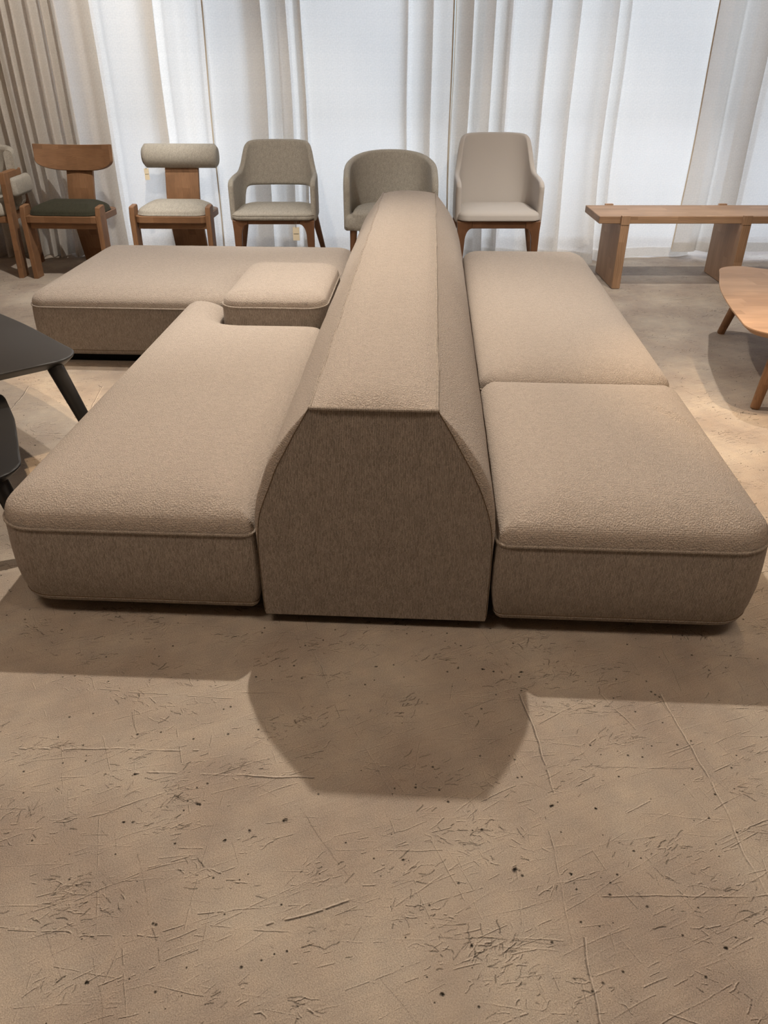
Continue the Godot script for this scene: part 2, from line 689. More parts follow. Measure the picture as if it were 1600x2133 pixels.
	for f in [[0.26, 0.935, 7.5, 0.75], [0.36, 1.085, 5, 0.8], [0.455, 1.08, 3.2, 0.7], [-0.21, 1.05, 5, 0.6], [-0.40, 1.09, 6, 0.35], [0.36, 1.50, 4.4, 0.7], [-0.02, 1.52, 3, 0.6], [0.62, 0.78, 4, 0.6], [0.10, 0.70, 4, 0.6], [-0.33, 1.0, 4, 0.6], [0.26, 1.51, 4, 0.6], [-0.52, 0.72, 4, 0.6], [0.37, 0.925, 3.4, 0.8], [-0.56, 1.17, 4, 0.5], [-0.55, 1.045, 3.4, 0.7], [-0.53, 1.045, 3, 0.4]]:
		for k in 7:
			dab.call(c0 + f[0] * scale + rng.randfn(0, f[2] * 0.5), c0 - f[1] * scale + rng.randfn(0, f[2] * 0.35), f[2] * rng.randf_range(0.3, 0.7), -0.4, f[3] * 0.5)
	for k in 130:                        # the greenish smudge
		dab.call(c0 + (-0.10 + rng.randfn(0, 0.03)) * scale, c0 + (-0.83 + rng.randfn(0, 0.02)) * scale, rng.randf_range(3, 10), 0.0, 0.03)
	var col := blank(n)
	var hb := blank(n)
	for y in n:
		for x in n:
			var i := y * n + x
			var b := big[i] / 255.0 - 0.5
			var k := mid[i] / 255.0 - 0.5
			var f := grit[i] / 255.0 - 0.5
			var s := flow[((2 * x + 5 * y) % n) * n + x / 5] / 255.0 - 0.5
			var c := (0.84 + 0.15 * b + 0.05 * k + 0.30 * f + 0.03 * s) * (1.0 - 0.6 * dirt[i]) * (1.0 + 0.75 * hgt[i])  # hgt tints ridges paler, hollows darker: wear, dirt and painted relief shade
			var o := i * 4
			col[o] = int(clampf(c * (1.0 + 0.015 * k), 0, 1) * 255)
			col[o + 1] = int(clampf(c * (0.985 + 0.03 * b), 0, 1) * 255)
			col[o + 2] = int(clampf(c * (0.965 - 0.02 * k + 0.03 * b), 0, 1) * 255)
			col[o + 3] = 255
			var h := int(clampf(0.55 + hgt[i] * 0.5 + 0.10 * k + 0.12 * f + 0.09 * s, 0, 1) * 255)
			hb[o] = h
			hb[o + 1] = h
			hb[o + 2] = h
			hb[o + 3] = 255
	var s := mat(Color(0.78, 0.735, 0.69), 0.72, 0.3)
	s.albedo_texture = tex(n, col)
	s.heightmap_enabled = true
	s.heightmap_texture = tex(n, hb)
	s.heightmap_scale = 1.0
	planes(s, tile, true, 8.0)
	s.uv1_offset = Vector3(0.5, 0.5, 0.5)
	m.concrete = s


func make_curtain_material() -> void:
	var n := 512
	var slub := noise(n, 0.025, 4, 51)
	var fine := noise(n, 0.2, 2, 52)
	var b := blank(n)
	var h := blank(n)
	for y in n:
		for x in n:
			var i := y * n + x
			var warp := slub[((x * 21) % n) * n + y / 7] / 255.0 - 0.5
			var weft := slub[((y * 21 + 77) % n) * n + x / 7] / 255.0 - 0.5
			var c := 0.94 + 0.10 * (warp + weft) + 0.06 * (fine[i] / 255.0 - 0.5)
			_rgba(b, i, c, c, c)
			b[i * 4 + 3] = int(clampf(0.89 + 0.26 * (warp + weft) + 0.16 * (slub[i] / 255.0 - 0.5) + 0.10 * (fine[i] / 255.0 - 0.5), 0.5, 1.0) * 255)
			var hh := 0.5 + 0.8 * (warp + weft)
			_rgba(h, i, hh, hh, hh)
	var s := mat(Color(0.97, 0.95, 0.92), 0.9, 0.1)
	s.albedo_texture = tex(n, b)
	s.transparency = BaseMaterial3D.TRANSPARENCY_ALPHA
	s.cull_mode = BaseMaterial3D.CULL_DISABLED
	s.backlight_enabled = true
	s.backlight = Color(1, 1, 1)
	s.uv1_scale = Vector3(1 / 0.20, 1 / 0.20, 1)
	m.curtain = s
	var e := mat(Color(0.90, 0.86, 0.79), 0.9, 0.1)
	e.backlight_enabled = true
	e.backlight = Color(0.5, 0.48, 0.44)
	e.cull_mode = BaseMaterial3D.CULL_DISABLED
	m.hem = e


func make_materials() -> void:
	make_fabrics()
	make_woods()
	make_floor_material()
	make_curtain_material()
	m.plaster = mat(Color(0.80, 0.73, 0.67), 0.95, 0.2)
	m.ceiling = mat(Color(0.86, 0.82, 0.77), 0.95, 0.2)
	m.black = mat(Color(0.03, 0.03, 0.03), 0.7, 0.3)
	m.frame = mat(Color(0.42, 0.36, 0.30), 0.5, 0.4)
	m.card = mat(Color(0.92, 0.87, 0.76), 0.9, 0.2)
	m.ink = mat(Color(0.25, 0.24, 0.22), 0.9, 0.2)
	m.thread = mat(Color(0.45, 0.42, 0.38), 0.9, 0.2)
	m.pavement = mat(Color(0.62, 0.62, 0.60), 0.9, 0.2)
	m.backdrop = mat(Color(0.55, 0.57, 0.56), 0.9, 0.2)
	var g := mat(Color(1, 1, 1, 0.06), 0.03, 0.5)
	g.transparency = BaseMaterial3D.TRANSPARENCY_ALPHA
	m.glass = g
	var l := mat(Color(1, 0.9, 0.75))
	l.emission_enabled = true
	l.emission = Color(1.0, 0.82, 0.6)
	l.emission_energy_multiplier = 4.0
	m.lamp = l


# ------------------------------------------------------------------ camera, sky, lamps
func make_camera() -> void:
	var c := Camera3D.new()
	c.name = "camera"
	c.position = Vector3(0, EYE, 0)
	c.rotation_degrees = Vector3(-PITCH, 0, 0)
	c.fov = 2.0 * rad_to_deg(atan(1066.5 / 1600.0))
	c.near = 0.05
	c.far = 200.0
	add_child(c)
	c.current = true


func make_sky() -> void:
	var sky := ProceduralSkyMaterial.new()
	sky.sky_top_color = Color(0.84, 0.89, 0.97)
	sky.sky_horizon_color = Color(0.95, 0.965, 0.985)
	sky.sky_energy_multiplier = 2.0
	sky.ground_bottom_color = Color(0.5, 0.5, 0.49)
	sky.ground_horizon_color = Color(0.75, 0.77, 0.78)
	sky.ground_energy_multiplier = 1.0
	var e := Environment.new()
	e.background_mode = Environment.BG_SKY
	e.sky = Sky.new()
	e.sky.sky_material = sky
	e.tonemap_mode = Environment.TONE_MAPPER_LINEAR
	e.tonemap_exposure = 1.0
	e.sdfgi_enabled = true
	e.ssao_enabled = true
	e.ssil_enabled = true
	var w := WorldEnvironment.new()
	w.name = "sky"
	w.environment = e
	add_child(w)


var lamps := [
	# x, distance, aimed at x, distance, energy, cone (, height aimed at)
	[-0.25, 3.85, 0.0, 1.5, 10.2, 60.0],
	[2.07, 3.25, 2.0, 2.9, 5.0, 20.0],
	[1.60, 3.15, 1.6, 2.5, 4.5, 19.0],
	[-0.80, 1.40, -1.85, 2.75, 6.5, 14.0],
	[-1.00, 2.00, -1.75, 2.9, 5.5, 14.5],
	[1.75, 4.5, 1.7, 4.5, 4.6, 38.0, 0.0],  # added fill, brightens the floor at right
	[-1.5, 4.4, -1.2, 4.2, 5.5, 31.0, 0.0],  # added fill, brightens the chaise top
	[-1.1, 4.3, -2.55, 6.0, 7.0, 28.0, 0.8],  # out of view, placed to rake the pleats of the left curtain
	[-0.9, 3.1, -0.7, 5.8, 5.0, 19.0, 0.4],  # added fill for the chair fronts
	[1.5, 3.0, 1.3, 5.75, 5.0, 20.0, 0.35],  # added fill for the chairs and bench at right
]


func make_lamps(ceiling: Node) -> void:
	for q in lamps:
		var at := Vector3(q[0], ROOM_H - 0.02, -q[1])
		var fit := Node3D.new()
		fit.name = "unseen_downlight"  # all out of view; some follow cast shadows, others are added fill
		fit.position = at
		ceiling.add_child(fit, true)
		var g := Geo.new()
		var ring := PackedVector3Array()
		for k in 24:
			ring.append(Vector3(cos(TAU * k / 24) * 0.045, 0.008, sin(TAU * k / 24) * 0.045))
		g.tube(ring, 0.008, 8, true)
		put("bezel", g, m.black, fit)
		var d := Geo.new()
		d.tube(PackedVector3Array([Vector3(0, 0.005, 0), Vector3(0, 0.012, 0)]), 0.038, 24)
		put("lamp_disc", d, m.lamp, fit)
		var s := SpotLight3D.new()
		s.name = "spot"
		s.light_color = Color(1.0, 0.945, 0.875) if q[5] > 40.0 else Color(1.0, 0.97, 0.93) if q.size() > 6 else Color(1.0, 0.87, 0.71)
		s.light_energy = q[4]
		s.spot_range = 14.0
		s.spot_angle = q[5]
		s.spot_attenuation = 2.0
		s.spot_angle_attenuation = 1.0 if q[5] > 40.0 else 0.6
		s.light_size = 0.035
		s.shadow_enabled = true
		fit.add_child(s)
		s.look_at_from_position(at + Vector3(0, -0.02, 0), Vector3(q[2], q[6] if q.size() > 6 else 0.0, -q[3]), Vector3.FORWARD)


func make_fill_panels(ceiling: Node) -> void:        # two added fill panels, brightening shaded floor and sofa front
	for x in [-1.4, 1.4]:
		var fit := Node3D.new()
		fit.name = "fill_panel"
		fit.position = Vector3(x, ROOM_H, -0.75)
		ceiling.add_child(fit, true)
		var f := Geo.new()
		f.box(Vector3(0, -0.008, 0), Vector3(1.26, 0.016, 0.66), 0.003)
		put("panel_frame", f, m.frame, fit)
		var g := Geo.new()
		g.box(Vector3(0, -0.017, 0), Vector3(1.2, 0.006, 0.6), 0.001)
		put("fill_glow", g, m.lamp, fit)
		var a := AreaLight3D.new()
		a.name = "panel_fill_light"
		a.area_size = Vector2(1.2, 0.6)
		a.light_energy = PANEL
		a.light_color = Color(1.0, 0.96, 0.915)
		a.area_range = 16.0
		a.area_attenuation = 2.0
		a.shadow_enabled = true
		a.position = Vector3(0, -0.03, 0)
		a.rotation.x = -PI / 2
		fit.add_child(a)


# ------------------------------------------------------------------ the room
func make_room() -> void:
	var f := Geo.new()
	f.box(Vector3(0.4, -0.1, 0.4), Vector3(8.8, 0.2, 14.0), 0.001)
	var fl := put("floor", f, m.concrete)
	structure(fl)
	fl.set_meta("label", "trowelled warm grey concrete floor with scratches and pits")
	var c := Geo.new()
	c.box(Vector3(0.4, ROOM_H + 0.1, 0.4), Vector3(8.8, 0.2, 14.0), 0.001)
	var ce := put("ceiling", c, m.ceiling)
	structure(ce)
	make_lamps(ce)
	make_fill_panels(ce)
	for w in [["wall_left", Vector3(-3.7, ROOM_H / 2, 0.4), Vector3(0.2, ROOM_H, 14.0)], ["wall_right", Vector3(4.7, ROOM_H / 2, 0.4), Vector3(0.2, ROOM_H, 14.0)], ["wall_back", Vector3(0.5, ROOM_H / 2, 7.3), Vector3(8.2, ROOM_H, 0.2)]]:
		var g := Geo.new()
		g.box(w[1], w[2], 0.001)
		structure(put(w[0], g, m.plaster))
	# the window wall: solid to the left, a lintel above the opening
	var g := Geo.new()
	g.box(Vector3(-2.85, ROOM_H / 2, -6.5), Vector3(1.5, ROOM_H, 0.2), 0.001)
	g.box(Vector3(1.25, ROOM_H - 0.125, -6.5), Vector3(6.7, 0.25, 0.2), 0.001)
	structure(put("wall_front", g, m.plaster))
	var win := Node3D.new()
	win.name = "window_1"
	add_child(win)
	structure(win)
	var edges := [-2.1, -0.72, 0.9, 2.78, 4.6]
	var fr := Geo.new()
	fr.box(Vector3(1.25, 0.03, -6.5), Vector3(6.7, 0.06, 0.1), 0.002)
	fr.box(Vector3(1.25, 2.97, -6.5), Vector3(6.7, 0.06, 0.1), 0.002)
	put("window_frame", fr, m.frame, win)
	for i in edges.size():
		var mu := Geo.new()
		mu.box(Vector3(edges[i], 1.5, -6.5), Vector3(0.085 if i in [1, 3] else 0.05, 2.9, 0.1), 0.002)
		put("mullion", mu, m.frame, win)
		if i:
			var gl := Geo.new()
			var a: float = edges[i - 1] + 0.03
			var b: float = edges[i] - 0.03
			gl.quad(Vector3(a, 0.05, -6.5), Vector3(b, 0.05, -6.5), Vector3(b, 2.95, -6.5), Vector3(a, 2.95, -6.5))
			put("pane", gl, m.glass, win)
	var fc := Geo.new()
	fc.box(Vector3(0, 2.4, -19.0), Vector3(60, 5.2, 0.4), 0.001)  # added wall, hides the horizon and evens brightness behind the curtains
	var fo := put("backdrop", fc, m.backdrop)
	structure(fo)
	fo.set_meta("label", "grey facade added outside to even the view through the curtains")
	var p := Geo.new()
	p.box(Vector3(0, -0.16, -22), Vector3(60, 0.2, 30.6), 0.001)
	var pv := put("pavement", p, m.pavement)
	structure(pv)
	pv.set_meta("label", "pale grey pavement outside the window")


# ------------------------------------------------------------------ curtains
func make_curtain(label: String, keys: PackedInt32Array, base: float, flare: float, lift: float, edge_at: int, phase: float) -> void:
	var root := thing("curtain", label, "curtain", Vector3(0, 0, CURTAIN_Z + base), 0.0)
	var kp := PackedVector2Array()
	for i in range(0, keys.size(), 2):
		kp.append(Vector2(keys[i] / 1000.0, keys[i + 1] / 1000.0))
	var path := curve(kp, 7)
	var top := 3.12
	var rows_n := 40
	var g := []
	var lens := PackedFloat32Array([0.0])
	for i in range(1, path.size()):
		lens.append(lens[i - 1] + path[i].distance_to(path[i - 1]))
	var at := func(i: int, h: float) -> Vector3:
		var q := path[i]
		var k := h / top
		var soft := 1.15 - 0.35 * k
		var sway := 0.012 * sin(h * 1.9 + q.x * 2.3 + phase) + 0.006 * sin(h * 4.3 + q.x * 5.0)
		var fl := flare * pow(clampf(1.0 - h / 1.1, 0.0, 1.0), 2.0) * (1.0 - smoothstep(1.55, 2.0, q.x))
		var rip := 0.010 * pow(clampf(1.0 - h / 0.7, 0, 1), 1.5) * sin(lens[i] * 19.0 + phase)
		return Vector3(q.x + sway * (1.0 - k), h, q.y * soft * (1.15 if q.x < -1.95 else 1.0) + fl * (0.75 + 0.25 * sin(q.x * 3.1 + phase)) + rip)
	var hem_y := func(i: int) -> float:
		return maxf(0.004, lift + 0.006 * sin(lens[i] * 7.0 + phase) + 0.004 * sin(lens[i] * 17.0))
	for r in rows_n + 1:
		var row := PackedVector3Array()
		for i in path.size():
			var lo: float = hem_y.call(i)
			var k := pow(float(r) / rows_n, 1.25)
			row.append(at.call(i, lo + (top - lo) * k))
		g.append(row)
	put_sheet("cloth", g, lens, m.curtain, root)
	var hem := []
	for r in 4:
		var row := PackedVector3Array()
		for i in path.size():
			var lo: float = hem_y.call(i)
			var p: Vector3 = at.call(i, lo + 0.07 * r / 3.0)
			row.append(p + Vector3(0, -0.001 if r == 0 else 0.0, -0.003))
		hem.append(row)
	put_sheet("hem", hem, lens, m.curtain, root)
	# a rolled selvedge down the free edge
	for e in [[0, edge_at & 1], [path.size() - 1, edge_at & 2]]:
		if e[1]:
			var line := PackedVector3Array()
			for r in 41:
				line.append(at.call(e[0], 0.02 + lift + (top - 0.04 - lift) * r / 40.0))
			var tb := Geo.new()
			tb.tube(line, 0.005, 6)
			put("selvedge", tb, m.hem, root)


func put_sheet(called: String, g: Array, lens: PackedFloat32Array, mt: Material, parent: Node) -> void:
	var st := SurfaceTool.new()
	st.begin(Mesh.PRIMITIVE_TRIANGLES)
	st.set_smooth_group(0)
	var n: int = g[0].size()
	for r in g.size():
		for i in n:
			st.set_uv(Vector2(lens[i], g[r][i].y))
			st.add_vertex(g[r][i])
	for r in g.size() - 1:
		for i in n - 1:
			var a := r * n + i
			for k in [a, a + n, a + 1, a + 1, a + n, a + n + 1]:
				st.add_index(k)
	st.generate_normals()
	var o := MeshInstance3D.new()
	o.name = called
	o.mesh = st.commit()
	o.set_surface_override_material(0, mt)
	parent.add_child(o, true)


func make_curtains() -> void:
	make_curtain("white linen curtain with close pleats in shade at the far left, behind the slab-back chairs", PackedInt32Array([-3570, 20, -3520, 70, -3480, -30, -3430, 60, -3385, -40, -3330, 60, -3290, -30, -3240, 70, -3200, -40, -3140, 60, -3100, -20, -3050, 70, -3010, -40, -2960, 60, -2930, -40, -2870, 60, -2835, -30, -2780, 70, -2745, -40, -2690, 60, -2660, -40, -2610, 70, -2625, -20, -2590, -50, -2550, 40, -2520, -30, -2470, 70, -2440, -30, -2400, -50, -2395, 10, -2350, 60, -2320, -30, -2270, 60, -2240, -30, -2195, 70, -2225, -40, -2167, 0, -2090, 40, -2042, 30, -1951, 50, -2014, -10, -2028, -60, -1930, -40, -1874, 20, -1777, 40, -1665, 30, -1589, 50, -1533, 60, -1582, 0, -1624, -50, -1516, -50, -1470, 0, -1394, 40, -1324, 20, -1275, 30, -1240, 60, -1213, 55]), 0.0, 0.05, 0.012, 2, 0.3)
	make_curtain("white sheer curtain panel behind the chair with an open back", PackedInt32Array([-1217, 45, -1205, 20, -1170, 25, -1080, 40, -976, 40, -888, 60, -829, 50, -906, 0, -962, -50, -836, -50, -773, 20, -718, 50, -655, 60, -704, 0, -725, -50, -634, -40, -599, 30, -557, 50, -585, -20, -537, -30, -453, 20, -279, 40, -70, 30, 105, 30, 164, 60, 150, -20, 192, -40, 244, 0, 293, 40, 334, 50, 293, -20, 307, -50, 366, -10, 425, 40, 470, 50]), 0.0, 0.08, 0.006, 2, 1.1)
	make_curtain("white sheer curtain panel behind the high-back armchair, its hem spread on the floor", PackedInt32Array([490, -40, 502, 20, 550, 50, 599, 60, 564, 0, 530, -50, 613, -40, 648, 30, 683, 60, 746, 50, 697, -10, 697, -50, 773, -30, 815, 30, 857, 60, 850, -30, 906, -40, 993, 10, 1063, 30, 1111, 60, 1101, -20, 1150, -40, 1219, 10, 1282, 50, 1310, 40, 1296, -30, 1341, -30, 1428, 20, 1491, 60, 1561, 50, 1540, -30, 1589, -40, 1644, 30, 1665, -20, 1742, 0, 1916, 30, 2090, 40, 2265, 20, 2369, -40]), 0.0, 0.22, 0.0, 1, 2.0)
	make_curtain("white sheer curtain panel with a free edge behind the bench end", PackedInt32Array([2205, 70, 2256, 90, 2305, 100, 2361, 90, 2396, 50, 2437, 80, 2486, 110, 2549, 100, 2598, 60, 2521, 20, 2514, -10, 2612, 10, 2667, 60, 2807, 80, 2985, 50, 3132, 90, 3280, 40, 3426, 90, 3573, 40, 3721, 80, 3905, 40, 4089, 80, 4236, 30, 4394, 90, 4500, 40]), 0.03, -0.06, 0.055, 1, 0.0)


# ------------------------------------------------------------------ the sofa
func sofa_module(called: String, label: String, corners: Array, seam: float, rise: float, crown: float, roll: float, low: float, foot_at: Array, crease = null, rim := 0.15) -> void:
	var root := thing(called, label, "sofa", SOFA, TURN, "beige modular sofa units")
	var o := outline(corners, 0.009 if crease else 0.06, 7, minf(roll, rim))
	var wob := FastNoiseLite.new()
	wob.seed = 3
	wob.frequency = 1.6
	var height := func(d: float, q: Vector2) -> float:
		var a := clampf(d / roll, 0.0, 1.0)
		var z := seam + rise * pow(1.0 - pow(1.0 - a, 2.5), 1.0 / 2.5) + crown * (1.0 - exp(-maxf(d - 0.05, 0.0) / 0.22))
		z += 0.004 * wob.get_noise_2d(q.x, q.y) * smoothstep(0.02, 0.15, d)
		if crease:
			for c in crease:
				var p := Geometry2D.get_closest_point_to_segment(q, c[0], c[1])
				var along: float = p.distance_to((c[0] + c[1]) / 2.0) / (c[0].distance_to(c[1]) / 2.0)
				z -= c[3] * (1.0 - along * along) * exp(-pow(q.distance_to(p) / c[2], 2.0))
		return z
	put("seat_cover", top_panel(o, height, minf(roll, rim), 0.013 if crease else 0.04), m.boucle, root, 70.0)
	var y0 := low + 0.032
	put("side_cover", skirt(o, [Vector2(0.0, seam), Vector2(0.004, seam - 0.02), Vector2(0.007, lerpf(seam, y0, 0.35)), Vector2(0.007, lerpf(seam, y0, 0.65)), Vector2(0.001, y0 + 0.03), Vector2(-0.006, y0)]), m.ribbed, root, 70.0)
	put("base_trim", skirt(o, [Vector2(-0.006, y0), Vector2(-0.004, y0 - 0.003), Vector2(-0.010, y0 - 0.015), Vector2(-0.022, low + 0.006), Vector2(-0.04, low)], true), m.ribbed, root, 50.0)
	for k in [["piping", 0.003, seam, 0.0045, m.piping], ["base_seam", -0.0065, y0, 0.0022, m.seam]]:
		var p := Geo.new()
		p.tube(ring3(pushed(o, k[1]), k[2]), k[3], 6, true)
		put(k[0], p, k[4], root)
	for q in foot_at:
		var g := Geo.new()
		g.tube(PackedVector3Array([Vector3(q.x, 0.0, -q.y), Vector3(q.x, low + 0.004, -q.y)]), 0.03, 14)
		put("foot", g, m.black, root)


func add_plinth(corners: Array, high: float) -> void:
	var root: Node = get_node("chaise")
	put("plinth", skirt(outline(corners), [Vector2(0, high), Vector2(0, 0.0)]), m.black, root)


func make_backrest() -> void:
	var root := thing("sofa_divider", "tall tapered beige backrest ridge running down the middle of the sofa", "sofa", SOFA, TURN, "")
	var cx := -0.026
	var len := 3.13
	var half := curve(PackedVector2Array([Vector2(0.307, 0.034), Vector2(0.311, 0.06), Vector2(0.312, 0.15), Vector2(0.312, 0.26), Vector2(0.314, 0.34), Vector2(0.302, 0.42), Vector2(0.262, 0.515), Vector2(0.205, 0.598), Vector2(0.154, 0.662)]), 4)
	var n := half.size()
	var tip := curve(PackedVector2Array([Vector2(0.305, 0.034), Vector2(0.308, 0.06), Vector2(0.309, 0.15), Vector2(0.309, 0.26), Vector2(0.301, 0.345), Vector2(0.280, 0.415), Vector2(0.240, 0.505), Vector2(0.192, 0.592), Vector2(0.154, 0.662)]), 4)
	var stations := []
	for k in 7:
		stations.append([k / 6.0, 0])
	for k in range(1, 40):
		stations.append([k / 40.0, 1])
	for k in 7:
		stations.append([1.0 - k / 6.0, 2])
	var wob := FastNoiseLite.new()
	wob.seed = 9
	wob.frequency = 1.3
	var side_point := func(i: int, s: Array, sg: float) -> Vector3:
		var r := maxf(0.006, half[i].distance_to(tip[i]))
		var a: float = s[0] * PI / 2
		var t := 0.0
		var inset := 0.0
		if s[1] == 1:
			t = lerpf(0.05, len - 0.05, s[0])
		else:
			t = r * (1.0 - cos(a)) + 0.05 * maxf(0.0, s[0] - 0.85) / 0.15 * 0.2
			inset = 1.0 - sin(a)
			if s[1] == 2:
				t = len - t
		var q := half[i].lerp(tip[i], inset)
		var bulge := 0.006 * wob.get_noise_2d(t * 1.7, q.y * 3.0 + sg * 5.0) * smoothstep(0.3, 0.45, q.y) * smoothstep(0.66, 0.6, q.y)
		return Vector3(cx + sg * (q.x + bulge), q.y, -t)
	for sg in [-1.0, 1.0]:
		var g := Geo.new()
		var grid := []
		for s in stations:
			var r := PackedVector3Array()
			for i in n:
				r.append(side_point.call(i, s, sg))
			grid.append(r)
		g.rows(grid)
		if (g.t[1] - g.t[0]).cross(g.t[2] - g.t[0]).x * sg < 0.0:
			pass
		var mid := (n - 1) / 2 * 6 + 20 * (n - 1) * 6
		if (g.t[mid + 1] - g.t[mid]).cross(g.t[mid + 2] - g.t[mid]).x * sg < 0.0:
			g.flip(0)
		put("side_cover", g, m.boucle, root, 60.0)
	for e in [0, 2]:
		var poly := PackedVector3Array()
		for i in n:
			poly.append(side_point.call(i, [0.0, e], 1.0))
		for i in range(n - 1, -1, -1):
			poly.append(side_point.call(i, [0.0, e], -1.0))
		var flat := PackedVector2Array()
		for p in poly:
			flat.append(Vector2(p.x, p.y))
		var f := Geometry2D.triangulate_polygon(flat)
		var g := Geo.new()
		for i in range(0, f.size(), 3):
			g.tri(poly[f[i]], poly[f[i + 1]], poly[f[i + 2]])
		if (g.t[1] - g.t[0]).cross(g.t[2] - g.t[0]).z * (1.0 if e == 0 else -1.0) < 0.0:
			g.flip(0)
		put("end_cover", g, m.ribbed, root)
		for sg in [-1.0, 1.0]:
			var line := PackedVector3Array()
			for i in range(3, n):
				line.append(side_point.call(i, [0.0, e], sg))
			var tb := Geo.new()
			tb.tube(line, 0.0013, 5)
			put("end_seam", tb, m.seam, root)
	# underside
	var under := Geo.new()
	under.box(Vector3(cx, 0.045, -len / 2), Vector3(0.57, 0.02, len - 0.06), 0.004)
	put("underside", under, m.black, root)
	for q in [Vector2(cx - 0.2, 0.2), Vector2(cx + 0.2, 0.2), Vector2(cx - 0.2, len - 0.2), Vector2(cx + 0.2, len - 0.2)]:
		var g := Geo.new()
		g.tube(PackedVector3Array([Vector3(q.x, 0.0, -q.y), Vector3(q.x, 0.04, -q.y)]), 0.03, 14)
		put("foot", g, m.black, root)
	# top panel between the two long seams
	var seam_x := func(t: float, sg: float) -> float:
		return cx + sg * (0.153 + 0.004 * wob.get_noise_2d(t * 2.2, sg * 9.0) * smoothstep(0.0, 0.3, t))
	var top := Geo.new()
	var rowsg := []
	var ts := [0.0, 0.003, 0.01, 0.022, 0.04, 0.065, 0.10]
	for k in range(1, 46):
		ts.append(lerpf(0.10, len - 0.10, k / 46.0))
	for k in [0.10, 0.065, 0.04, 0.022, 0.01, 0.003, 0.0]:
		ts.append(len - k)
	for t in ts:
		var r := PackedVector3Array()
		var e := 1.0 - exp(-minf(t, len - t) / 0.05)
		for j in 17:
			var u := j / 8.0 - 1.0
			var x := lerpf(seam_x.call(t, -1.0), seam_x.call(t, 1.0), j / 16.0)
			var y := 0.662 + 0.034 * e * pow(1.0 - absf(u) * absf(u), 0.62) + 0.0035 * wob.get_noise_2d(t * 4.0, u) * e * (1 - u * u)
			r.append(Vector3(x, y, -t))
		rowsg.append(r)
	top.rows(rowsg)
	if (top.t[601] - top.t[600]).cross(top.t[602] - top.t[600]).y < 0.0:
		top.flip(0)
	put("top_cover", top, m.boucle, root, 70.0)
	var loop := PackedVector3Array()
	for t in ts:
		loop.append(Vector3(seam_x.call(t, -1.0), 0.663, -t))
	for k in 9:
		loop.append(Vector3(lerpf(seam_x.call(len, -1.0), seam_x.call(len, 1.0), (k + 1) / 10.0), 0.6635, -len - 0.002))
	for k in ts.size():
		loop.append(Vector3(seam_x.call(ts[ts.size() - 1 - k], 1.0), 0.663, -ts[ts.size() - 1 - k]))
	for k in 9:
		loop.append(Vector3(lerpf(seam_x.call(0.0, 1.0), seam_x.call(0.0, -1.0), (k + 1) / 10.0), 0.6635, 0.003))
	var pp := Geo.new()
	pp.tube(loop, 0.0042, 6, true)
	put("piping", pp, m.piping, root)


func make_sofa() -> void:
	make_backrest()
	sofa_module("sofa_unit", "long beige sofa seat at front left of the backrest with a notched far corner", [Vector3(-1.058, 0.0, 0.11), Vector3(-0.347, 0.0, 0.03), Vector3(-0.347, 1.60, 0.03), Vector3(-0.835, 1.60, 0.12), Vector3(-0.835, 1.955, 0.13), Vector3(-1.058, 1.955, 0.06)], 0.295, 0.085, 0.016, 0.20, 0.035, [Vector2(-0.9, 0.15), Vector2(-0.45, 0.12), Vector2(-0.45, 1.45), Vector2(-0.92, 1.8)], null, 0.085)
	sofa_module("sofa_unit", "square beige sofa seat at front right of the backrest, creased near its outer edge", [Vector3(0.297, -0.012, 0.03), Vector3(1.012, -0.012, 0.11), Vector3(1.012, 1.01, 0.07), Vector3(0.297, 1.01, 0.05)], 0.295, 0.085, 0.016, 0.20, 0.035, [Vector2(0.4, 0.12), Vector2(0.86, 0.14), Vector2(0.86, 0.88), Vector2(0.4, 0.88)], [[Vector2(0.83, 0.725), Vector2(0.95, 0.565), 0.013, 0.013], [Vector2(0.85, 0.735), Vector2(0.975, 0.59), 0.016, -0.008], [Vector2(0.915, 0.59), Vector2(0.975, 0.50), 0.012, 0.010]])
	sofa_module("sofa_unit", "long beige sofa seat at rear right of the backrest, towards the bench", [Vector3(0.297, 1.025, 0.05), Vector3(1.012, 1.025, 0.07), Vector3(1.012, 3.06, 0.10), Vector3(0.297, 3.06, 0.05)], 0.295, 0.085, 0.016, 0.20, 0.035, [Vector2(0.4, 1.15), Vector2(0.86, 1.15), Vector2(0.86, 2.83), Vector2(0.4, 2.83)])
	sofa_module("chaise", "wide beige chaise ottoman lying crosswise behind the arm block", [Vector3(-1.885, 1.99, 0.09), Vector3(-0.845, 1.99, 0.04), Vector3(-0.845, 2.34, 0.10), Vector3(-0.347, 2.34, 0.03), Vector3(-0.347, 3.10, 0.06), Vector3(-1.885, 3.10, 0.10)], 0.295, 0.085, 0.014, 0.20, 0.045, [])
	add_plinth([Vector3(-1.80, 2.06, 0.05), Vector3(-0.90, 2.06, 0.04), Vector3(-0.90, 2.42, 0.05), Vector3(-0.42, 2.42, 0.03), Vector3(-0.42, 3.02, 0.05), Vector3(-1.80, 3.02, 0.05)], 0.046)
	sofa_module("sofa_block", "small raised beige cushion block set into the notch beside the backrest", [Vector3(-0.822, 1.655, 0.085), Vector3(-0.352, 1.655, 0.085), Vector3(-0.352, 2.32, 0.085), Vector3(-0.822, 2.32, 0.085)], 0.408, 0.062, 0.008, 0.15, 0.035, [Vector2(-0.7, 1.78), Vector2(-0.45, 1.78), Vector2(-0.45, 2.2), Vector2(-0.7, 2.2)])


